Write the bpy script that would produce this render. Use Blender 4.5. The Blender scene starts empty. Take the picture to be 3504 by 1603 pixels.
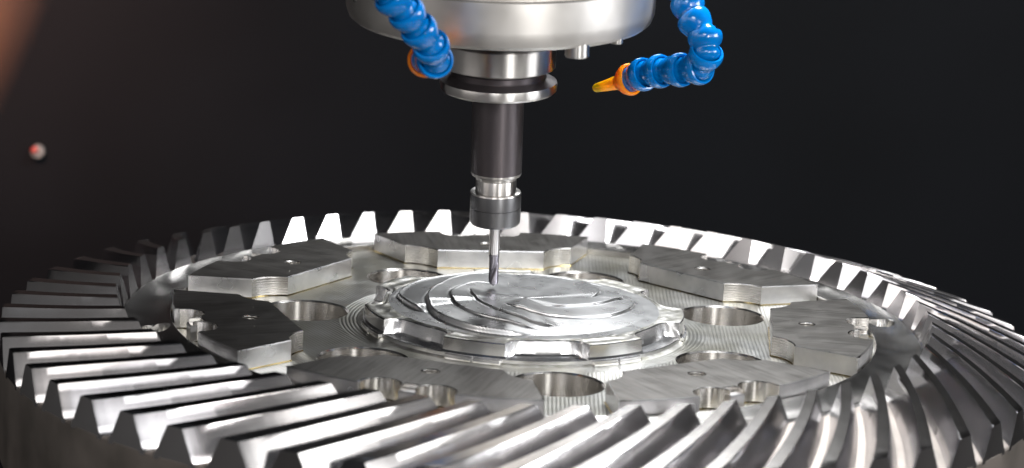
import bpy, bmesh, math, random
import numpy as np
from mathutils import Vector, Matrix, Euler, noise
random.seed(7)
PI = math.pi
rad = math.radians

# ------------------------------------------------------------------ camera, world, lights, exposure
S = bpy.context.scene
COL = S.collection
cd = bpy.data.cameras.new('camera')
cam = bpy.data.objects.new('camera', cd)
COL.objects.link(cam)
cam.location = (-0.08829, -8.95218, 2.16364)
cam.rotation_euler = (1.36051, -0.048516, 0.006631)
cd.sensor_width = 36.0
cd.lens = 2.534717 * 36.0
cd.clip_start = 0.05
cd.clip_end = 200
cd.dof.use_dof = True
cd.dof.focus_distance = 9.15
cd.dof.aperture_fstop = 1.35
S.camera = cam
S.view_settings.view_transform = 'Standard'
S.view_settings.look = 'None'
S.view_settings.exposure = 0.42
S.view_settings.gamma = 1.0
W = bpy.data.worlds.new('World')
S.world = W
W.use_nodes = True
W.node_tree.nodes['Background'].inputs[0].default_value = (0.55, 0.6, 0.7, 1)
W.node_tree.nodes['Background'].inputs[1].default_value = 0.025
S.cycles.max_bounces = 8
S.cycles.glossy_bounces = 5
S.cycles.diffuse_bounces = 2
S.cycles.sample_clamp_indirect = 2.5
S.cycles.use_denoising = True
S.cycles.denoising_prefilter = 'ACCURATE'
S.cycles.use_light_tree = False
S.cycles.sample_clamp_direct = 6

def lamp(name, loc, target, sx, sy, power, color=(1, 1, 1), spread=180):
    l = bpy.data.lights.new(name, 'AREA')
    l.shape = 'RECTANGLE'
    l.size = sx
    l.size_y = sy
    l.energy = power
    l.color = color
    l.spread = rad(spread)
    o = bpy.data.objects.new(name, l)
    COL.objects.link(o)
    o.location = loc
    o.rotation_euler = (Vector(target) - Vector(loc)).to_track_quat('-Z', 'Y').to_euler()
    return o

# machine work lights: one in front to the right, a weaker one in front, one overhead, one high behind right; plus an added flank panel and wall glow
lamp('work_light_front_right', (4.8, -7.0, 3.0), (0, 0, 0), 5.0, 2.4, 125, (1.0, 0.985, 0.96))
lamp('spot_light_front_right', (3.1, -7.6, 2.3), (0, 0, 0.3), 0.6, 0.4, 290, (1.0, 0.985, 0.96))
lamp('work_light_right', (6.1, -1.9, 2.1), (0.3, -0.8, 0), 3.2, 1.7, 240, (0.97, 0.98, 1.0))
lamp('work_light_front', (-0.8, -9.0, 4.9), (0, 0, 0.3), 3.0, 1.2, 170, (1.0, 0.97, 0.94))
lamp('flank_fill_panel', (-3.2, -9.0, 3.3), (0, 0, 0.2), 6.5, 2.4, 85, (0.99, 0.98, 1.0))  # unseen panel added so the left tooth flanks mirror something bright
lamp('work_light_left', (-6.4, -3.3, 2.6), (-0.5, -0.5, 0), 6.2, 2.2, 78, (1.0, 0.95, 0.92))
lamp('work_light_overhead', (1.3, 1.2, 4.3), (0.2, -0.4, 0), 1.5, 1.2, 600, (0.95, 0.97, 1.0))
lamp('work_light_back', (0.5, 4.7, 3.1), (0, -0.4, 0), 2.4, 0.5, 30, (0.98, 0.99, 1.0))
lamp('wall_glow_left', (-3.1, 2.6, 1.7), (-3.2, 5.2, -0.4), 0.5, 0.5, 70, (1.0, 0.62, 0.5), 100)  # unseen warm source added to tint the left of the back wall

# ------------------------------------------------------------------ material helpers
class Mat:
    def __init__(s, name):
        s.m = bpy.data.materials.new(name)
        s.m.use_nodes = True
        s.t = s.m.node_tree
        s.n = s.t.nodes
        s.b = s.n['Principled BSDF']
        s.tc = s.n.new('ShaderNodeTexCoord')
    def link(s, a, b):
        s.t.links.new(a, b)
    def val(s, k, v):
        s.b.inputs[k].default_value = v
    def node(s, t, **kw):
        n = s.n.new(t)
        for k, v in kw.items():
            setattr(n, k, v)
        return n
    def mapping(s, scale=(1, 1, 1), rot=(0, 0, 0), src='Object'):
        mp = s.node('ShaderNodeMapping')
        mp.inputs['Scale'].default_value = scale
        mp.inputs['Rotation'].default_value = rot
        s.link(s.tc.outputs[src] if isinstance(src, str) else src, mp.inputs['Vector'])
        return mp.outputs[0]
    def noise(s, vec, scale=5, detail=4, rough=0.55):
        n = s.node('ShaderNodeTexNoise')
        n.inputs['Scale'].default_value = scale
        n.inputs['Detail'].default_value = detail
        n.inputs['Roughness'].default_value = rough
        s.link(vec, n.inputs['Vector'])
        return n.outputs['Fac']
    def ramp(s, fac, stops):
        r = s.node('ShaderNodeValToRGB')
        e = r.color_ramp.elements
        while len(e) < len(stops):
            e.new(0.5)
        for i, (p, c) in enumerate(stops):
            e[i].position = p
            e[i].color = (c, c, c, 1) if isinstance(c, (int, float)) else (*c, 1)
        s.link(fac, r.inputs[0])
        return r.outputs[0]
    def math(s, op, a, b=None, clamp=False):
        n = s.node('ShaderNodeMath', operation=op, use_clamp=clamp)
        for i, x in enumerate((a, b)):
            if x is None:
                continue
            if isinstance(x, (int, float)):
                n.inputs[i].default_value = x
            else:
                s.link(x, n.inputs[i])
        return n.outputs[0]
    def bump(s, h, dist=0.001, strength=1.0):
        b = s.node('ShaderNodeBump')
        b.inputs['Distance'].default_value = dist
        b.inputs['Strength'].default_value = strength
        s.link(h, b.inputs['Height'])
        prev = getattr(s, '_bump', None)
        if prev is not None:
            s.link(prev, b.inputs['Normal'])
        s._bump = b.outputs[0]
        s.link(b.outputs[0], s.b.inputs['Normal'])
    def turned(s, k=0.7):
        tg = s.node('ShaderNodeTangent', direction_type='RADIAL', axis='Z')
        s.link(tg.outputs[0], s.b.inputs['Tangent'])
        s.val('Anisotropic', k)
        s.val('Anisotropic Rotation', 0.25)
    def radius_angle(s):
        sp = s.node('ShaderNodeSeparateXYZ')
        s.link(s.tc.outputs['Object'], sp.inputs[0])
        x, y, z = sp.outputs
        r = s.math('SQRT', s.math('ADD', s.math('MULTIPLY', x, x), s.math('MULTIPLY', y, y)))
        a = s.math('ARCTAN2', y, x)
        return r, a, z, x, y
    def combine(s, x, y, z):
        c = s.node('ShaderNodeCombineXYZ')
        for i, v in enumerate((x, y, z)):
            if isinstance(v, (int, float)):
                c.inputs[i].default_value = v
            else:
                s.link(v, c.inputs[i])
        return c.outputs[0]

def steel(name, lo=(0.55, 0.54, 0.53), hi=(0.72, 0.71, 0.7), r0=0.2, r1=0.35, cs=4, rs=9, aniso=0.0):
    m = Mat(name)
    m.val('Metallic', 1.0)
    v = m.mapping()
    m.link(m.ramp(m.noise(v, cs, 3, 0.5), [(0.3, lo), (0.7, hi)]), m.b.inputs['Base Color'])
    m.link(m.ramp(m.noise(v, min(rs, 12), 1, 0.5), [(0.35, r0 * .4 + r1 * .6), (0.65, r1)]), m.b.inputs['Roughness'])
    if aniso:
        m.turned(aniso)
    return m

def make_mats():
    M = {}
    # milled pad faces: fine feed marks, brown oil smears, scratches
    m = steel('milled_steel_pad', (0.32, 0.31, 0.285), (0.45, 0.44, 0.42), 0.25, 0.33, 5, 12)
    v = m.mapping((3, 42, 3), (0, 0, 0.15))
    m.bump(m.noise(v, 5, 2, 0.5), 0.00014)
    m.link(m.ramp(m.noise(m.mapping((2, 26, 2), (0, 0, 0.15)), 2.2, 4, 0.6), [(0.3, (0.10, 0.095, 0.082)), (0.5, (0.19, 0.18, 0.168)), (0.8, (0.27, 0.26, 0.245))]), m.b.inputs['Base Color'])
    M['pad'] = m.m
    # pad sides: horizontal brushed
    m = steel('milled_steel_side', (0.52, 0.52, 0.53), (0.72, 0.71, 0.71), 0.22, 0.3, 12, 40)
    m.bump(m.noise(m.mapping((2, 2, 50)), 5, 2, 0.5), 0.00018)
    M['side'] = m.m
    # stepped concave corners and bores: rings across
    m = steel('stepped_steel', (0.6, 0.58, 0.55), (0.78, 0.76, 0.73), 0.18, 0.26, 12, 30)
    r, a, z, x, y = m.radius_angle()
    m.bump(m.math('SINE', m.math('MULTIPLY', z, 2 * PI / 0.009)), 0.00022)
    M['step'] = m.m
    m = steel('bored_steel', (0.6, 0.58, 0.55), (0.78, 0.76, 0.73), 0.17, 0.22, 10, 20, aniso=0.92)
    r, a, z, x, y = m.radius_angle()
    m.bump(m.math('SINE', m.math('MULTIPLY', m.math('ADD', z, m.math('MULTIPLY', a, 0.0012)), 2 * PI / 0.0055)), 0.00008)
    M['bore'] = m.m
    # floor with raster milling rows
    m = steel('raster_milled_floor', (0.36, 0.35, 0.29), (0.62, 0.62, 0.60), 0.22, 0.32, 5, 20)
    r, a, z, x, y = m.radius_angle()
    left = m.math('LESS_THAN', x, -0.1)
    u1 = m.math('ADD', m.math('MULTIPLY', x, 0.86), m.math('MULTIPLY', y, 0.5))
    u = m.math('ADD', m.math('MULTIPLY', left, u1), m.math('MULTIPLY', m.math('SUBTRACT', 1.0, left), x))
    near = m.math('LESS_THAN', r, 0.655)
    u = m.math('ADD', m.math('MULTIPLY', near, r), m.math('MULTIPLY', m.math('SUBTRACT', 1.0, near), u))
    wob = m.math('MULTIPLY', m.noise(m.mapping(), 18, 2), 0.003)
    row = m.math('ABSOLUTE', m.math('SINE', m.math('MULTIPLY', m.math('ADD', u, wob), PI / 0.0135)))
    m.bump(row, 0.0016)
    m.bump(m.noise(m.mapping(), 60, 2, 0.5), 0.0002)
    M['floor'] = m.m
    # polished annulus
    m = steel('turned_annulus', (0.26, 0.25, 0.235), (0.5, 0.49, 0.47), 0.18, 0.26, 4, 8, aniso=0.4)
    r, a, z, x, y = m.radius_angle()
    m.bump(m.noise(m.combine(m.math('MULTIPLY', r, 90), m.math('MULTIPLY', a, 2), 0), 1, 2), 0.00015)
    m.bump(m.noise(m.mapping(), 3, 2, 0.4), 0.002)
    M['annulus'] = m.m
    # hub top: rough with sparkling specks
    m = steel('rough_hub_steel', (0.44, 0.43, 0.36), (0.86, 0.85, 0.83), 0.22, 0.34, 26, 50)
    m.bump(m.noise(m.mapping((1, 1, 0.4)), 60, 2, 0.5), 0.0005)
    m.bump(m.noise(m.mapping((1, 1, 0.3)), 9, 2, 0.5), 0.0015)
    M['hub'] = m.m
    m = steel('hub_wall_steel', (0.5, 0.5, 0.5), (0.74, 0.74, 0.75), 0.16, 0.26, 7, 30)
    m.bump(m.noise(m.mapping((1, 1, 0.4)), 60, 3, 0.6), 0.0002)
    M['hubwall'] = m.m
    # polished swirl surface
    m = steel('polished_swirl_steel', (0.62, 0.63, 0.63), (0.84, 0.84, 0.84), 0.22, 0.30, 5, 12)
    r, a, z, x, y = m.radius_angle()
    m.bump(m.noise(m.combine(m.math('MULTIPLY', r, 60), m.math('MULTIPLY', a, 3), 0), 1, 2), 0.00016)
    m.bump(m.noise(m.mapping(), 40, 2, 0.5), 0.00012)
    M['swirl'] = m.m
    # tooth flanks
    m = steel('ground_tooth_steel', (0.55, 0.53, 0.53), (0.70, 0.69, 0.70), 0.14, 0.18, 3, 8)
    m.bump(m.noise(m.mapping((1, 1, 1)), 3, 2, 0.4), 0.0006)
    r, a, z, x, y = m.radius_angle()
    m.bump(m.noise(m.combine(m.math('MULTIPLY', r, 30), 0, 0), 1, 2, 0.5), 0.0002)
    M['tooth'] = m.m
    m = steel('tooth_land_steel', (0.36, 0.34, 0.32), (0.48, 0.46, 0.44), 0.14, 0.18, 8, 20)
    m.bump(m.noise(m.mapping(), 30, 2, 0.5), 0.0002)
    M['land'] = m.m
    m = steel('gear_body_steel', (0.20, 0.18, 0.16), (0.34, 0.30, 0.27), 0.35, 0.45, 5, 20)
    r, a, z, x, y = m.radius_angle()
    m.bump(m.noise(m.combine(m.math('MULTIPLY', a, 14), 0, m.math('MULTIPLY', z, 1)), 2, 2), 0.0012)
    m.val('Metallic', 0.85)
    M['body'] = m.m
    # spindle metals
    m = steel('satin_aluminium_housing', (0.56, 0.54, 0.51), (0.66, 0.64, 0.62), 0.36, 0.46, 3, 30, aniso=0.5)
    m.bump(m.noise(m.mapping(), 120, 2, 0.6), 0.00006)
    M['housing'] = m.m
    m = steel('turned_holder_steel', (0.58, 0.56, 0.54), (0.75, 0.73, 0.71), 0.26, 0.32, 6, 20, aniso=0.92)
    m.bump(m.noise(m.mapping((2, 2, 60)), 5, 2, 0.5), 0.00003)
    M['holder'] = m.m
    m = Mat('black_oxide_steel')
    m.val('Metallic', 0.9)
    m.val('Base Color', (0.085, 0.075, 0.08, 1))
    m.link(m.ramp(m.noise(m.mapping(), 25, 4), [(0.3, 0.4), (0.7, 0.46)]), m.b.inputs['Roughness'])
    m.turned(0.7)
    M['oxide'] = m.m
    m = Mat('dark_nut_steel')
    m.val('Metallic', 0.9)
    m.val('Base Color', (0.12, 0.12, 0.125, 1))
    m.val('Roughness', 0.4)
    m.turned(0.7)
    M['nut'] = m.m
    m = steel('carbide', (0.5, 0.49, 0.5), (0.6, 0.59, 0.6), 0.2, 0.25, aniso=0.7)
    M['carbide'] = m.m
    m = Mat('violet_tool_coating')
    m.val('Metallic', 1.0)
    m.val('Base Color', (0.20, 0.19, 0.215, 1))
    m.val('Roughness', 0.28)
    M['coating'] = m.m
    # plastics
    m = Mat('blue_hose_plastic')
    m.link(m.ramp(m.noise(m.mapping(), 6, 3), [(0.3, (0.0, 0.085, 0.29)), (0.7, (0.0, 0.135, 0.42))]), m.b.inputs['Base Color'])
    m.val('Roughness', 0.14)
    m.val('Coat Weight', 0.0)
    m.val('Coat Roughness', 0.08)
    m.val('Subsurface Weight', 0.0)
    m.val('Subsurface Radius', (0.02, 0.05, 0.1))
    M['blue'] = m.m
    m = Mat('orange_nozzle_plastic')
    m.val('Base Color', (1.0, 0.2, 0.005, 1))
    m.val('Roughness', 0.2)
    m.val('Subsurface Weight', 0.6)
    m.val('Subsurface Radius', (0.12, 0.05, 0.01))
    m.val('Subsurface Scale', 1.0)
    M['orange'] = m.m
    m = Mat('amber_nozzle_plastic')
    m.val('Base Color', (1.0, 0.34, 0.004, 1))
    m.val('Roughness', 0.2)
    m.val('Subsurface Weight', 0.8)
    m.val('Subsurface Radius', (0.15, 0.1, 0.01))
    m.val('Subsurface Scale', 1.0)
    M['amber'] = m.m
    # machine interior
    m = Mat('dark_enclosure_paint')
    m.link(m.ramp(m.noise(m.mapping(), 0.5, 2), [(0.35, (0.0004, 0.0007, 0.0014)), (0.7, (0.0016, 0.0020, 0.0032))]), m.b.inputs['Base Color'])
    m.val('Roughness', 0.7)
    m.val('Specular IOR Level', 0.12)
    M['wall'] = m.m
    m = Mat('grey_sheet_metal_lining'); m.val('Base Color', (0.07, 0.067, 0.065, 1)); m.val('Roughness', 0.45); M['sheet'] = m.m
    m = Mat('oily_chip_tray'); m.val('Base Color', (0.022, 0.018, 0.016, 1)); m.val('Roughness', 0.5); M['tray'] = m.m
    m = Mat('copper_warm_blur')
    m.val('Base Color', (0.42, 0.14, 0.065, 1))
    m.val('Roughness', 0.5)
    M['copper'] = m.m
    m = Mat('white_plastic'); m.val('Base Color', (0.14, 0.14, 0.135, 1)); m.val('Roughness', 0.4); M['white'] = m.m
    m = Mat('red_plastic'); m.val('Base Color', (0.25, 0.02, 0.012, 1)); m.val('Roughness', 0.4); M['red'] = m.m
    m = Mat('hole_shade'); m.val('Base Color', (0.02, 0.02, 0.02, 1)); m.val('Roughness', 0.5); M['dark'] = m.m  # near-black colour puts shade into holes and screw sockets
    m = steel('bright_chip_steel', (0.6, 0.58, 0.5), (0.85, 0.83, 0.8), 0.4, 0.5); M['chip'] = m.m
    m = steel('oily_fillet', (0.35, 0.25, 0.08), (0.55, 0.45, 0.22), 0.12, 0.25, 12, 20); M['oil'] = m.m
    return M
M = make_mats()

# ------------------------------------------------------------------ object helpers
def add_obj(name, me, parent=None, mats=()):
    for x in mats:
        me.materials.append(M[x])
    o = bpy.data.objects.new(name, me)
    COL.objects.link(o)
    if parent:
        o.parent = parent
    return o

def shade(me, angle=30):
    me.shade_smooth()
    me.set_sharp_from_angle(angle=rad(angle))

def pydata(name, V, F, mats, parent=None, angle=30, midx=None):
    me = bpy.data.meshes.new(name)
    me.from_pydata([tuple(map(float, v)) for v in V], [], [tuple(map(int, f)) for f in F])
    me.update()
    bm = bmesh.new(); bm.from_mesh(me)
    bmesh.ops.recalc_face_normals(bm, faces=bm.faces)
    bm.to_mesh(me); bm.free()
    if midx is not None:
        me.polygons.foreach_set('material_index', np.array(midx, dtype=np.int32))
    if angle is not None:
        shade(me, angle)
    return add_obj(name, me, parent, mats)

def grid_mesh(name, P, mats, parent=None, closed_u=True, angle=40, flip=False, midx=None):
    """P: (nr, nu, 3) array of points, quads between rows; u closed."""
    nr, nu, _ = P.shape
    V = P.reshape(-1, 3)
    i = np.arange(nr - 1)[:, None]
    j = np.arange(nu if closed_u else nu - 1)[None, :]
    j2 = (j + 1) % nu
    q = np.stack([i * nu + j + 0 * i, i * nu + j2, (i + 1) * nu + j2, (i + 1) * nu + j], -1).reshape(-1, 4)
    if flip:
        q = q[:, ::-1]
    me = bpy.data.meshes.new(name)
    me.vertices.add(len(V)); me.vertices.foreach_set('co', V.astype(np.float32).ravel())
    me.loops.add(q.size); me.loops.foreach_set('vertex_index', q.astype(np.int32).ravel())
    me.polygons.add(len(q))
    me.polygons.foreach_set('loop_start', np.arange(0, q.size, 4, dtype=np.int32))
    me.update(calc_edges=True)
    if midx is not None:
        me.polygons.foreach_set('material_index', midx.astype(np.int32).ravel())
    me.validate()
    shade(me, angle)
    return add_obj(name, me, parent, mats)

def lathe(name, prof, mats, parent=None, n=96, angle=35, seg_mats=None, flip=False):
    t = np.arange(n) * 2 * PI / n
    P = np.array([[(r * math.cos(a), r * math.sin(a), z) for a in t] for r, z in prof])
    mi = None
    if seg_mats:
        mi = np.repeat(np.array(seg_mats), n)
    return grid_mesh(name, P, mats, parent, angle=angle, midx=mi, flip=flip)

def prop(o, label=None, cat=None, group=None, kind=None):
    if label: o['label'] = label
    if cat: o['category'] = cat
    if group: o['group'] = group
    if kind: o['kind'] = kind
    return o

def empty(name, loc=(0, 0, 0), rot=(0, 0, 0)):
    e = bpy.data.objects.new(name, None)
    e.empty_display_size = 0.1
    e.location = loc
    e.rotation_euler = rot
    COL.objects.link(e)
    return e

def sm(x):
    x = np.clip(x, 0, 1)
    return x * x * (3 - 2 * x)

# ------------------------------------------------------------------ setting
def box(name, lo, hi, mat, parent=None):
    x0, y0, z0 = lo; x1, y1, z1 = hi
    V = [(x, y, z) for x in (x0, x1) for y in (y0, y1) for z in (z0, z1)]
    F = [(0, 1, 3, 2), (4, 6, 7, 5), (0, 4, 5, 1), (2, 3, 7, 6), (0, 2, 6, 4), (1, 5, 7, 3)]
    return pydata(name, V, F, (mat,), parent, angle=None)
prop(box('back_wall', (-7, 5.2, -3), (7, 5.4, 6.0), 'wall'), kind='structure')
prop(box('left_wall', (-7.2, -9, -3), (-7.0, 5.2, 6.0), 'sheet'), kind='structure')
prop(box('right_wall', (7.0, -9, -3), (7.2, 5.2, 6.0), 'sheet'), kind='structure')
prop(box('machine_floor', (-7, -9, -3.2), (7, 5.2, -3.0), 'tray'), kind='structure')

# ------------------------------------------------------------------ the bevel gear
gear = empty('bevel_gear', (0, 0, -0.9))
prop(gear, 'large silver spiral ring gear lying flat, curved teeth round its rim, seven raised pads', 'gear')
def ginv(o):
    o.location = (0, 0, 0.9)
    return o

N_T = 56
R_FLOOR = 1.243
PAD0 = rad(149.9)
STEP = 2 * PI / 7
ZF = -0.072
BORE_C, BORE_R = 0.782, 0.150
bore_ang = [PAD0 - i * STEP - STEP / 2 for i in range(7)]

# --- body: outer cylinder, root cone
prof = [(1.410, -0.062), (1.822, -0.164), (1.8274, -0.170), (1.8274, -0.50), (1.80, -0.56), (1.79, -0.9), (0.6, -0.9)]
ginv(lathe('gear_body', prof, ('body',), gear, n=224, angle=25, flip=True))

# --- annulus between the pads' groove and the tooth rim (fine grid with two recesses)
nr, nu = 56, 1120
rr = np.linspace(1.2445, 1.412, nr)
tt = np.arange(nu) * 2 * PI / nu
RR, TT = np.meshgrid(rr, tt, indexing='ij')
s = (RR - 1.2445) / (1.400 - 1.2445)
Z = -0.046 - 0.016 * np.sin(np.clip(s, 0, 1) * PI) ** 1.0 - 0.006 * s
Z = np.where(RR > 1.400, Z - 0.012 * (RR - 1.400) / 0.012, Z)
X, Y = RR * np.cos(TT), RR * np.sin(TT)
for (cx, cy, cr, dp) in ((-1.262, -0.34, 0.052, 0.05), (1.300, 0.255, 0.055, 0.045)):
    d = np.hypot(X - cx, Y - cy)
    Z = Z - dp * sm((cr - d) / 0.006)
P = np.stack([X, Y, Z], -1)
wall = P[0:1].copy(); wall[..., 2] = ZF - 0.03
lip = P[0:1].copy(); lip[..., :2] *= (1.2405 / 1.2445); lip[..., 2] = -0.0485
lipb = wall.copy(); lipb[..., :2] *= (1.2405 / 1.2445)
P = np.concatenate([lipb, lip, P], 0)
ginv(grid_mesh('annulus', P, ('annulus',), gear, angle=35))

# --- floor with seven bores (triangulated sheet with holes)
def circle(cx, cy, r, n, z=0.0):
    return [(cx + r * math.cos(2 * PI * k / n), cy + r * math.sin(2 * PI * k / n), z) for k in range(n)]
def filled(loops, z, name, mats, parent, angle=20):
    bm = bmesh.new()
    for lp in loops:
        vs = [bm.verts.new((p[0], p[1], z)) for p in lp]
        for k in range(len(vs)):
            bm.edges.new((vs[k], vs[(k + 1) % len(vs)]))
    bmesh.ops.triangle_fill(bm, use_beauty=True, use_dissolve=False, edges=bm.edges[:], normal=(0, 0, 1))
    for f in bm.faces:
        if f.normal.z < 0:
            f.normal_flip()
    me = bpy.data.meshes.new(name)
    bm.to_mesh(me); bm.free()
    return add_obj(name, me, parent, mats)
loops = [circle(0, 0, 0.5, 120), circle(0, 0, 1.2410, 280)]
for a in bore_ang:
    loops.append(circle(BORE_C * math.cos(a), BORE_C * math.sin(a), BORE_R + 0.006, 64))
ginv(filled(loops, ZF, 'pocket_floor', ('floor',), gear))
first = None
for a in bore_ang:
    if first is None:
        prof = [(BORE_R + 0.006, 0.0), (BORE_R, -0.006), (BORE_R, -0.20), (BORE_R - 0.012, -0.21), (0.0005, -0.21)]
        o = lathe('bore', prof, ('bore', 'body'), gear, n=96, angle=30, seg_mats=[0, 0, 0, 0])
        first = o
    else:
        o = first.copy(); COL.objects.link(o)
    o.location = (BORE_C * math.cos(a), BORE_C * math.sin(a), ZF + 0.9)

# --- raised pads
def arc_pts(p, q, sag, n):
    """points strictly between p and q, bulging by sag to the left of p->q"""
    p = Vector(p); q = Vector(q)
    d = q - p; nrm = Vector((-d.y, d.x)).normalized()
    return [tuple(p + d * t + nrm * (sag * 4 * t * (1 - t))) for t in [k / n for k in range(1, n)]]

def pad_outline(notch=True):
    """anticlockwise outline in (u radial outwards, v tangential)"""
    A = (0.875, -0.207); B = (0.951, -0.326); Cc = (1.160, -0.428)
    L = []
    mats = []   # side material per edge (starting at that vertex)
    def add(p, m):
        L.append(p); mats.append(m)
    add((0.875, 0.207), 1)
    add(A, 2)
    for q in arc_pts(A, B, 0.020, 7): add(q, 2)
    add(B, 1)
    add(Cc, 1)
    Ro = 1.236
    a0 = math.atan2(Cc[1], Cc[0]); 
    # outer arc
    def on(a): return (Ro * math.cos(a), Ro * math.sin(a))
    nb = [on(a0 + (math.asin(-0.162 / Ro) - a0) * k / 6) for k in range(0, 7)]
    for q in nb: add(q, 1)
    if notch:
        # two round lobes joined by a shallower bar
        for c0, sgn in ((-0.092, 1), (0.090, 1)):
            r = 0.066
            for k in range(0, 13):
                t = PI * k / 12
                add((1.208 - r * math.sin(t) * 1.0, c0 - r * math.cos(t)), 5)
            if c0 < 0:
                add((1.168, -0.024), 2); add((1.168, 0.022), 2)
    ne = [on(math.asin(0.160 / Ro) + (-a0 - math.asin(0.160 / Ro)) * k / 6) for k in range(0, 7)]
    for q in ne: add(q, 1)
    add((1.160, 0.428), 1)
    add((0.951, 0.326), 2)
    for q in arc_pts((0.951, 0.326), (0.875, 0.207), 0.020, 7): add(q, 2)
    # remove duplicates
    out, om = [], []
    for p, m in zip(L, mats):
        if out and (Vector(p) - Vector(out[-1])).length < 1e-4: continue
        out.append(p); om.append(m)
    return out, om

def offset(L, d):
    n = len(L); out = []
    for i in range(n):
        p0, p1, p2 = Vector(L[i - 1]), Vector(L[i]), Vector(L[(i + 1) % n])
        e1 = (p1 - p0).normalized(); e2 = (p2 - p1).normalized()
        n1 = Vector((-e1.y, e1.x)); n2 = Vector((-e2.y, e2.x))
        b = (n1 + n2)
        if b.length < 1e-6: b = n1
        b.normalize()
        k = max(0.5, b.dot(n1))
        out.append(tuple(p1 + b * (d / k)))
    return out

def build_pad(parent):
    L, mt = pad_outline()
    n = len(L)
    area = sum(L[i][0] * L[(i + 1) % n][1] - L[(i + 1) % n][0] * L[i][1] for i in range(n))
    if area < 0:
        L = L[::-1]; mt = (mt[::-1])[1:] + [mt[::-1][0]]
    Li = offset(L, 0.003)
    nh = 24; hr = 0.027
    bm = bmesh.new()
    Lo = offset(L, -0.005)
    foot = [bm.verts.new((p[0], p[1], ZF - 0.001)) for p in Lo]
    base = [bm.verts.new((p[0], p[1], ZF + 0.004)) for p in L]
    up = [bm.verts.new((p[0], p[1], -0.003)) for p in L]
    top = [bm.verts.new((p[0], p[1], 0.0)) for p in Li]
    hc = (1.0, 0.0)
    h0 = [bm.verts.new((hc[0] + (hr + .004) * math.cos(2 * PI * k / nh), hc[1] + (hr + .004) * math.sin(2 * PI * k / nh), 0)) for k in range(nh)]
    h1 = [bm.verts.new((hc[0] + hr * math.cos(2 * PI * k / nh), hc[1] + hr * math.sin(2 * PI * k / nh), -0.004)) for k in range(nh)]
    h2 = [bm.verts.new((hc[0] + hr * math.cos(2 * PI * k / nh), hc[1] + hr * math.sin(2 * PI * k / nh), -0.05)) for k in range(nh)]
    es = []
    for lp in (top, h0):
        for k in range(len(lp)):
            es.append(bm.edges.new((lp[k], lp[(k + 1) % len(lp)])))
    bmesh.ops.triangle_fill(bm, use_beauty=True, use_dissolve=False, edges=es, normal=(0, 0, 1))
    for f in bm.faces: f.material_index = 0
    for k in range(n):
        k2 = (k + 1) % n
        f = bm.faces.new((base[k], base[k2], up[k2], up[k])); f.material_index = mt[k]
        f = bm.faces.new((foot[k], foot[k2], base[k2], base[k])); f.material_index = 4
        f = bm.faces.new((up[k], up[k2], top[k2], top[k])); f.material_index = mt[k]
    for k in range(nh):
        k2 = (k + 1) % nh
        bm.faces.new((h0[k], h0[k2], h1[k2], h1[k])).material_index = 2
        bm.faces.new((h1[k], h1[k2], h2[k2], h2[k])).material_index = 2
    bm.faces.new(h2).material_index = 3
    bmesh.ops.recalc_face_normals(bm, faces=bm.faces)
    me = bpy.data.meshes.new('raised_pad'); bm.to_mesh(me); bm.free()
    shade(me, 24)
    return add_obj('raised_pad', me, parent, ('pad', 'side', 'step', 'dark', 'oil', 'bore'))
pad = build_pad(gear)
# a little screw seated in the outer notch of each pad (between its two lobes)
def build_key(parent):
    V = []; F = []
    prof = [(1.176, ZF), (1.176, -0.020), (1.180, -0.016), (1.212, -0.016), (1.216, -0.020), (1.216, ZF)]
    ys = (-0.030, 0.026)
    for y in ys:
        for u, z in prof: V.append((u, y, z))
    n = len(prof)
    for k in range(n - 1): F.append((k, k + 1, n + k + 1, n + k))
    F.append(tuple(range(n))); F.append(tuple(range(2 * n - 1, n - 1, -1)))
    return pydata('notch_key', V, F, ('side',), parent, angle=25)
pads = []
for i in range(7):
    a = PAD0 - i * STEP
    if i == 0: p = pad
    else:
        p = pad.copy(); COL.objects.link(p)
    p.location = (0, 0, 0.9)
    p.rotation_euler = (0, 0, a)
    pads.append(p)
    if i == 0:
        key0 = build_key(p); 
    else:
        k = key0.copy(); COL.objects.link(k); k.parent = p

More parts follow.
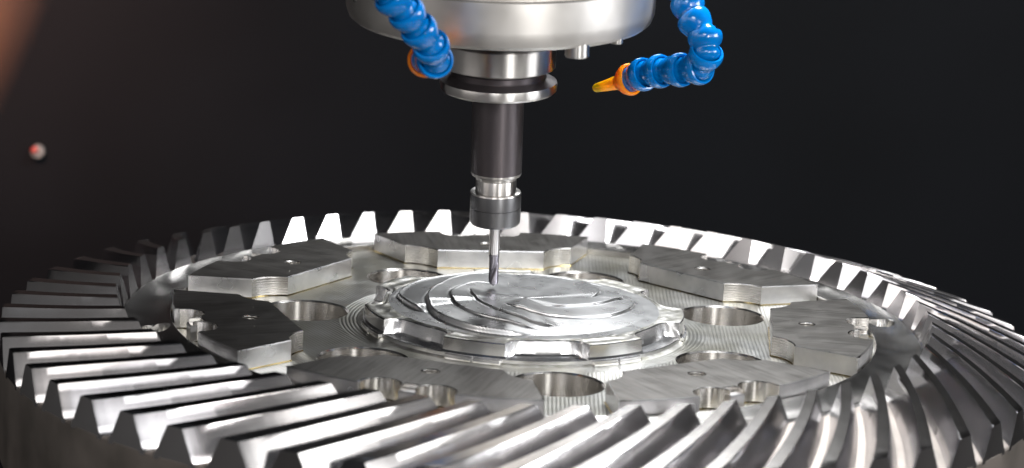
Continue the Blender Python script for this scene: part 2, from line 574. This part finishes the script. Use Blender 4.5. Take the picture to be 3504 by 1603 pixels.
# --- teeth
def dth(dr): return rad(-46 * dr + 15 * dr * dr)
def build_tooth(variant):
    rnd = random.Random(variant)
    S1 = [0, .012, .08, .16, .24, .30, .38, .46, .54, .60, .68, .76, .84, .92, .985, 1.0]
    V = []; rows = []
    k1 = rnd.uniform(.0003, .0012); k2 = rnd.uniform(-.0008, .0008)
    for s in S1:
        prof = []
        kink = k1 * 10 * max(0, .30 - s) + k2 * 8 * max(0, s - .60)
        end = .002 * sm(np.array((s - .98) / .02))
        for side in (-1, 1):
            for h, w in ((1.0, .0215), (.975, .0232), (.75, .0311), (.5, .0407), (.25, .0503), (.09, .0564), (0.0, .063), (-.15, .064)):
                rb = 1.405 + s * .423; rt = 1.432 + s * .395
                r = rb + (rt - rb) * h
                zt = .043 - .262 * (rt - 1.43); zb = -.057 - .25 * (rb - 1.405)
                z = zb + (zt - zb) * h
                hw = (w - (end if h > 0 else 0) * .5 + (kink if h < 1 else 0)) / 1.43
                z -= (.002 * float(end) / .002 if h == 1.0 else 0)
                a = dth(r - 1.43) + side * hw
                prof.append((r * math.cos(a), r * math.sin(a), z))
        n = 8
        row = prof[:n][::-1] + prof[n:]   # root-left ... tip-left, tip-right ... root-right
        rows.append([len(V) + k for k in range(len(row))]); V += row
    F = []; mi = []
    for a, b in zip(rows[:-1], rows[1:]):
        for k in range(15):
            F.append((a[k], a[k + 1], b[k + 1], b[k])); mi.append(1 if k == 7 else 0)
    F.append(tuple(rows[0])); mi.append(0)
    F.append(tuple(rows[-1][::-1])); mi.append(0)
    me = bpy.data.meshes.new('tooth')
    me.from_pydata(V, [], F); me.update()
    bm = bmesh.new(); bm.from_mesh(me); bmesh.ops.recalc_face_normals(bm, faces=bm.faces); bm.to_mesh(me); bm.free()
    me.polygons.foreach_set('material_index', np.array(mi, dtype=np.int32))
    shade(me, 20)
    br = set(rows[S1.index(.30)]) | set(rows[S1.index(.60)])
    sh = me.attributes.get('sharp_edge') or me.attributes.new('sharp_edge', 'BOOLEAN', 'EDGE')
    for e in me.edges:
        if e.vertices[0] in br and e.vertices[1] in br:
            sh.data[e.index].value = True
    me.materials.append(M['tooth']); me.materials.append(M['land'])
    return me
tooth_me = [build_tooth(v) for v in range(4)]
for k in range(N_T):
    o = bpy.data.objects.new('tooth', tooth_me[(k * 3 + k // 5) % 4])
    COL.objects.link(o); o.parent = gear
    o.location = (0, 0, 0.9)
    o.rotation_euler = (0, 0, rad(0.55 + k * 360 / N_T))

# --- central hub with scalloped rim, and the swirl carved on top
def cyc_interp(phi, pts):
    """pts: list of (deg unwrapped ascending, value); returns value, inside mask"""
    a = np.array([p[0] for p in pts]); v = np.array([p[1] for p in pts])
    d = (phi - a[0]) % 360
    return np.interp(d, a - a[0], v), d / (a[-1] - a[0])
SW = {
 'a': [(232, .13), (249.1, .146), (270.0, .176), (291.6, .234), (316.3, .298), (334.0, .338), (354.0, .371), (370.4, .402), (384, .42)],
 'b': [(160, .205), (174.0, .191), (199.7, .186), (226.0, .20), (248.3, .232), (270.1, .29), (284.8, .338), (292, .355)],
 'c': [(105, .19), (122.4, .21), (137.8, .243), (162.5, .247), (184.5, .264), (207.2, .278), (223.7, .297), (236.9, .313), (255.4, .335), (270.2, .36), (281, .388)],
 'd': [(85, .36), (116.5, .369), (135.1, .35), (157.7, .328), (178.7, .339), (199.0, .358), (218.2, .391), (232.1, .413), (248.5, .442), (265.1, .455), (277, .425)],
 'e': [(88, .47), (107.2, .468), (127.5, .451), (146.2, .457), (163.9, .45), (176.7, .451), (186.0, .431), (210.2, .397)],
 'f': [(12.5, .232), (23.5, .281), (35.4, .337), (49.1, .381), (66.1, .445), (78.6, .462), (95.1, .465)],
 'g': [(300, .13), (305.1, .136), (333.0, .196), (353.2, .256), (371.5, .326), (379.9, .376), (392.5, .412), (407.3, .437), (425, .45)],
}
AMP = {'a': .0085, 'b': .0065, 'c': .008, 'd': .019, 'e': .016, 'f': .009, 'g': .007}
def swirl_height(R, PH):
    """R radius, PH degrees -> z above hub top"""
    Z = 0.026 * np.clip(1 - (R / 0.43) ** 2, 0, 1)
    for k, pts in SW.items():
        rk, t = cyc_interp(PH, pts)
        env = sm(t / .22) * sm((1.0 - t) / .09) * (t <= 1)
        step = sm((rk - R) / 0.0045 + .5)
        decay = np.clip(1 - (rk - R) / 0.30, 0, 1) ** 1.1
        Z = Z + AMP[k] * env * step * decay
        # little raised burr line along the edge, groove at its foot
        Z = Z + 0.0012 * env * np.exp(-((R - rk + .007) / .0035) ** 2)
        Z = Z - 0.0012 * env * np.exp(-((R - rk - .009) / .005) ** 2)
    return Z
nu = 1200
tt = np.arange(nu) * 360 / nu
R_SW = 0.480
rr = np.concatenate([[0.0005], np.linspace(0.01, R_SW, 340)])
RR, TT = np.meshgrid(rr, tt, indexing='ij')
Z = swirl_height(RR, TT)
P = np.stack([RR * np.cos(np.radians(TT)), RR * np.sin(np.radians(TT)), Z], -1)
hub_root = grid_mesh('swirl_face', P, ('swirl',), gear, angle=50)
ginv(hub_root)

# hub rim: outline with seven scallops centred on the bores
bdeg = [math.degrees(a) % 360 for a in bore_ang]
tt = np.arange(1260) * 360 / 1260
near = np.min(np.abs((tt[:, None] - np.array(bdeg)[None] + 180) % 360 - 180), axis=1)
def out(near, depth, half, soft):
    return 0.568 - depth * np.sqrt(np.clip(1 - np.clip(near / half, 0, 1) ** soft, 0, 1))
jit = np.array([0.0016 * noise.noise(Vector((math.cos(rad(a)) * 9, math.sin(rad(a)) * 9, 3))) for a in tt])
R_top = out(near, 0.068, 14.6, 5) + jit
R_mid = out(near, 0.056, 14.0, 6) + jit * .5
R_led = 0.568 + 0 * tt
rows = []
c, s_ = np.cos(np.radians(tt)), np.sin(np.radians(tt))
rough = np.array([noise.noise(Vector((x * 11, y * 11, 1))) for x, y in zip(c, s_)])
for f in np.linspace(0, 1, 16):
    r = R_SW + (R_top - 0.003 - R_SW) * f
    z = 0.0015 * np.sin(f * 9 + rough * 2) * (f > 0) * (f < 1) + 0.004 * f * 0
    rows.append(np.stack([r * c, r * s_, z + 0 * r], -1))
rows.append(np.stack([R_top * c, R_top * s_, -0.003 + 0 * R_top], -1))
for zz, mixf in ((-0.012, .15), (-0.028, .6), (-0.044, 1.0)):
    r = R_top * (1 - mixf) + R_mid * mixf
    rows.append(np.stack([r * c, r * s_, zz + 0 * r], -1))
rows.append(np.stack([(R_mid + .006) * c, (R_mid + .006) * s_, -0.051 + 0 * R_mid], -1))
rows.append(np.stack([(R_led - .002) * c, (R_led - .002) * s_, -0.053 + 0 * R_mid], -1))
rows.append(np.stack([R_led * c, R_led * s_, -0.055 + 0 * R_mid], -1))
# thin base tabs between the scallops
tab = 0.012 * sm((near - 15.5) / .6) * sm((25.2 - near) / .4 + 1)
rows.append(np.stack([(R_led + tab) * c, (R_led + tab) * s_, -0.0565 + 0 * R_mid], -1))
rows.append(np.stack([(R_led + tab + .0006) * c, (R_led + tab + .0006) * s_, -0.0665 + 0 * R_mid], -1))
rows.append(np.stack([(R_led + .014) * c, (R_led + .014) * s_, ZF + .0005 + 0 * R_mid], -1))
rows.append(np.stack([(R_led + .03) * c, (R_led + .03) * s_, ZF - .002 + 0 * R_mid], -1))
P = np.stack(rows, 0)
mi = np.zeros((P.shape[0] - 1, 1260))
mi[15:-2] = 1
ginv(grid_mesh('hub_rim', P, ('hub', 'hubwall'), gear, angle=24, midx=mi))

# ------------------------------------------------------------------ tool, holder, spindle (common axis)
AX = Vector((math.sin(rad(-1.2)), -math.sin(rad(5)), 1)).normalized()
TIP = Vector((-0.1124, 0.0914, 0.045))
tip_z = 0.0
q = AX.to_track_quat('Z', 'Y')
# keep local +x close to world +x
def axis_rot():
    z = AX; x = Vector((1, 0, 0)); x = (x - z * x.dot(z)).normalized(); y = z.cross(x)
    return Matrix((x, y, z)).transposed()
ROT = axis_rot().to_euler()
def at_axis(name, L):
    return empty(name, TIP + AX * L, ROT)

mill = at_axis('end_mill', 0)
prop(mill, 'slim end mill with violet coated flutes touching the swirl at the gear centre', 'end mill')
def tube_local(name, prof, mats, parent, n=64, angle=30, seg=None):
    return lathe(name, prof, mats, parent, n=n, angle=angle, seg_mats=seg)
# fluted tip: section with two flutes, twisted
def fluted(parent):
    rows = []
    n = 48
    zs = [0.0, .004, .010] + list(np.linspace(.02, .085, 12)) + [.095, .105, .118]
    for z in zs:
        row = []
        base = .0175
        if z < .010: base = .0175 * (0.25 + .75 * z / .010)
        fl = .42 * (1 - float(sm(np.array((z - .06) / .045))))
        if z > .095: base = .0175 + (.0192 - .0175) * (z - .095) / .023
        for k in range(n):
            a = 2 * PI * k / n
            tw = z * 26
            c2 = abs(math.sin(a - tw))
            r = base * (1 - fl * max(0, 1 - c2 * 2.0) ** .8)
            row.append((r * math.cos(a), r * math.sin(a), z))
        rows.append(row)
    cap = [(0.0002 * math.cos(2 * PI * k / n), 0.0002 * math.sin(2 * PI * k / n), 0) for k in range(n)]
    return grid_mesh('flute', np.array([cap] + rows), ('coating',), parent, angle=30)
fluted(mill)
tube_local('shank', [(.0192, .1185), (.0193, .120), (.0193, .30)], ('carbide',), mill)

holder = at_axis('tool_holder', 0.2)
prop(holder, 'dark cylindrical tool holder with ground steel flange gripping the end mill', 'tool holder')
nut = tube_local('collet_nut', [(.020, .033), (.060, .031), (.084, .033), (.089, .040), (.0905, .052), (.0905, .094), (.0885, .0955), (.0905, .097), (.0905, .146), (.0885, .151), (.084, .1525), (.074, .1525)], ('nut', 'holder'), holder, n=96, angle=25,
                 seg=[0, 0, 0, 0, 0, 0, 0, 0, 1, 1, 1])
tube_local('neck', [(.0725, .13), (.0725, .195), (.0715, .197), (.0725, .199), (.0725, .207)], ('holder',), holder, n=96)
tube_local('shank', [(.0725, .206), (.086, .212), (.0895, .218), (.090, .224), (.091, .53)], ('holder', 'oxide'), holder, n=96, angle=20, seg=[0, 0, 0, 1])
tube_local('flange', [(.088, .517), (.120, .517), (.196, .519), (.2035, .5265), (.206, .545), (.2035, .556), (.168, .572), (.165, .576), (.165, .592), (.170, .598), (.1925, .6045), (.1975, .609), (.198, .690), (.195, .694), (.16, .695)], ('holder', 'oxide'), holder, n=128, angle=22,
           seg=[0, 0, 0, 0, 0, 1, 1, 1, 1, 0, 0, 0, 0, 0])
# drive slot block on the right side of the flange
def block(name, c, sx, sy, sz, mat, parent, bev=.004):
    bm = bmesh.new()
    bmesh.ops.create_cube(bm, size=1)
    for v in bm.verts: v.co = Vector((v.co.x * sx + c[0], v.co.y * sy + c[1], v.co.z * sz + c[2]))
    bmesh.ops.bevel(bm, geom=bm.edges[:], offset=bev, segments=2, affect='EDGES')
    me = bpy.data.meshes.new(name); bm.to_mesh(me); bm.free(); shade(me, 35)
    return add_obj(name, me, parent, (mat,))

spindle = at_axis('milling_spindle', 0.9)
prop(spindle, 'round satin metal spindle head hanging in from the top edge above the gear', 'spindle')
tube_local('nose_ring', [(.10, -.02), (.150, -.02), (.158, -.01), (.158, .09)], ('oxide',), spindle, n=96)
tube_local('housing_ring', [(.12, .085), (.40, .080), (.480, .072), (.508, .076), (.525, .090), (.534, .115), (.536, .140), (.537, .238), (.534, .2415)], ('oxide', 'housing'), spindle, n=160, angle=25,
           seg=[0, 1, 1, 1, 1, 1, 1, 1])
tube_local('housing_body', [(.534, .2425), (.527, .2455), (.527, .249), (.533, .253), (.534, .80), (.1, .81)], ('housing',), spindle, n=160, angle=25)
def screw(x, y, r, parent, h=.045):
    o = lathe('cap_screw', [(.0003, -h), (r * .45, -h), (r * .45, -h + .012), (r * .5, -h + .012), (r * .5, -h), (r * .92, -h), (r, -h + .005), (r, .012)], ('holder', 'dark'), parent, n=40, angle=25, seg_mats=[1, 1, 1, 0, 0, 0, 0])
    o.location = (x, y, .082)
    return o
screw(.262, -.405, .041, spindle, .042)
s2 = screw(.395, -.30, .022, spindle, .016)
# dark disc painted as the shaded inside of a small hole on the left of the housing ring
hl = lathe('hole_disc', [(.0003, .004), (.006, .004), (.008, .0), (.010, -.004)], ('dark',), spindle, n=24)
al = rad(180 + 24)
hl.location = (.536 * math.cos(al), .536 * math.sin(al), .17)
hl.rotation_euler = (PI / 2, 0, al + PI / 2)

# ------------------------------------------------------------------ coolant hoses
def orient(o, p, d):
    o.location = p
    o.rotation_euler = Vector(d).to_track_quat('Z', 'Y').to_euler()
def seg_prof(r, l):
    """r socket radius, l pitch to next joint; wide cup upstream, ball downstream"""
    return [(r * .70, r * .10), (r * .80, -r * .10), (r * .88, -r * .20), (r * .97, -r * .18), (r * 1.03, -r * .04), (r * 1.04, r * .14),
            (r * 1.01, r * .34), (r * .94, r * .52), (r * .84, l * .60), (r * .75, l * .70), (r * .73, l * .80), (r * .78, l * .92), (r * .80, l), (r * .78, l + r * .2),
            (r * .62, l + r * .42), (r * .3, l + r * .55), (r * .01, l + r * .57)]
def hose(pts, r, label, nozzle_len, name='coolant_hose'):
    root = empty(name, pts[0])
    prop(root, label, 'coolant hose', 'coolant hoses beside the spindle')
    inv = Vector(pts[0])
    for i in range(len(pts) - 2):
        a, b = Vector(pts[i]), Vector(pts[i + 1])
        l = (b - a).length
        o = lathe('segment', seg_prof(r, l), ('blue',), root, n=56, angle=50, flip=True)
        orient(o, a - inv, b - a)
    a, b = Vector(pts[-2]), Vector(pts[-1])
    l = (b - a).length
    R = r * .98
    prof = [(R * .78, R * .05), (R * .86, -R * .12), (R * .95, -R * .14), (R * 1.02, 0), (R * 1.0, R * .2), (R * .88, R * .5), (R * .66, R * .8), (R * .50, R * 1.02), (R * .46, R * 1.15)]
    tip = [(R * .455, R * 1.13), (R * .28, l * .96), (R * .22, l), (R * .12, l), (R * .12, l * .8)]
    nz = lathe('nozzle', prof, ('orange',), root, n=56, angle=50, flip=True)
    orient(nz, a - inv, b - a)
    tp = lathe('nozzle_tip', tip, ('amber',), nz, n=40, angle=40, flip=True)
    return root
LH = [[-0.545, -0.985, 1.295], [-0.5131, -0.9672, 1.2423], [-0.4693, -0.9379, 1.1885], [-0.4234, -0.908, 1.1379], [-0.3845, -0.8686, 1.0833], [-0.3437, -0.8195, 1.0269], [-0.3289, -0.75, 0.9692], [-0.3658, -0.6213, 0.9488], [-0.3574, -0.4079, 0.895]]
hose(LH, .058, 'blue ball jointed coolant hose in front of the spindle with its orange nozzle turned away', .2)
RH = [[0.445, -0.02, 1.24], [0.4717, -0.0442, 1.1767], [0.5039, -0.0786, 1.1119], [0.5266, -0.12, 1.0619], [0.567, -0.1612, 1.0131], [0.5751, -0.1835, 0.9564], [0.5613, -0.1444, 0.8998], [0.5014, -0.0771, 0.8787], [0.4348, 0.0009, 0.8598], [0.381, 0.0678, 0.8368], [0.3366, 0.123, 0.8076], [0.2171, 0.2541, 0.749]]
hose(RH, .058, 'blue ball jointed coolant hose curling right of the spindle to an orange and yellow nozzle', .2)

# ------------------------------------------------------------------ background things
blur = lathe('warm_blur_stub', [(.0005, -.05), (.05, -.05), (.09, -.01), (.12, .06), (.13, .15), (.13, .5), (.0005, .5)], ('copper',), None, n=64, flip=False)  # short stub near the lens, added for the warm blur at the left edge
blur.location = (-0.452, -7.75, 1.95)
prop(blur, 'blurred copper coloured stand-in for a warm post at the upper left edge', 'blur')
ind = empty('indicator_lamp', (-2.678, 5.19, -0.511), (PI / 2, 0, 0))
ind.scale = (.75, .75, .75)
prop(ind, 'small blurred white and red indicator on the dark wall at left', 'indicator lamp')
lathe('base', [(.0005, 0.0), (.045, 0.0), (.048, .01), (.048, .05), (.04, .06), (.0005, .06)], ('white',), ind, n=32)
ln = lathe('lens', [(.024, .055), (.024, .08), (.015, .09), (.0005, .095)], ('red',), ind, n=24)
ln.location = (-.016, .018, 0)

# ------------------------------------------------------------------ swarf: tiny chips lying about
def chips():
    rnd = random.Random(3)
    V = []; F = []
    def chip(x, y, z, sz):
        a = rnd.uniform(0, 2 * PI); L = sz * rnd.uniform(.6, 1.6); w = sz * .3; b = len(V)
        curl = rnd.uniform(1.0, 3.0); n = 4
        for k in range(n + 1):
            t = k / n; cx = math.sin(t * curl) / curl * L; cz = (1 - math.cos(t * curl)) / curl * L * .8
            for s in (-1, 1):
                lx, ly = cx, s * w
                V.append((x + lx * math.cos(a) - ly * math.sin(a), y + lx * math.sin(a) + ly * math.cos(a), z + cz + .0006))
        for k in range(n):
            F.append((b + 2 * k, b + 2 * k + 1, b + 2 * k + 3, b + 2 * k + 2))
    for k in range(60):
        a = rnd.uniform(0, 2 * PI); r = rnd.uniform(.47, .555)
        chip(r * math.cos(a), r * math.sin(a), .001, .0025)
    for k in range(24):
        i = rnd.randrange(7); t = PAD0 - i * STEP; u = rnd.uniform(.9, 1.12); v = rnd.uniform(-.2, .2)
        chip(u * math.cos(t) - v * math.sin(t), u * math.sin(t) + v * math.cos(t), 0.0, .0025)
    for k in range(9):
        a = rnd.uniform(0, 2 * PI); r = rnd.uniform(.02, .07)
        chip(-.112 + r * math.cos(a), .091 + r * math.sin(a), .0425, .005)
    for k in range(40):
        chip(rnd.uniform(1.16, 1.23), rnd.uniform(-.46, -.42) , ZF, .009)
    o = pydata('metal_chips', V, F, ('chip',), None, angle=None)
    return o
prop(chips(), 'tiny bright metal chips scattered over the hub and the pads of the gear', 'metal chips', kind='stuff')
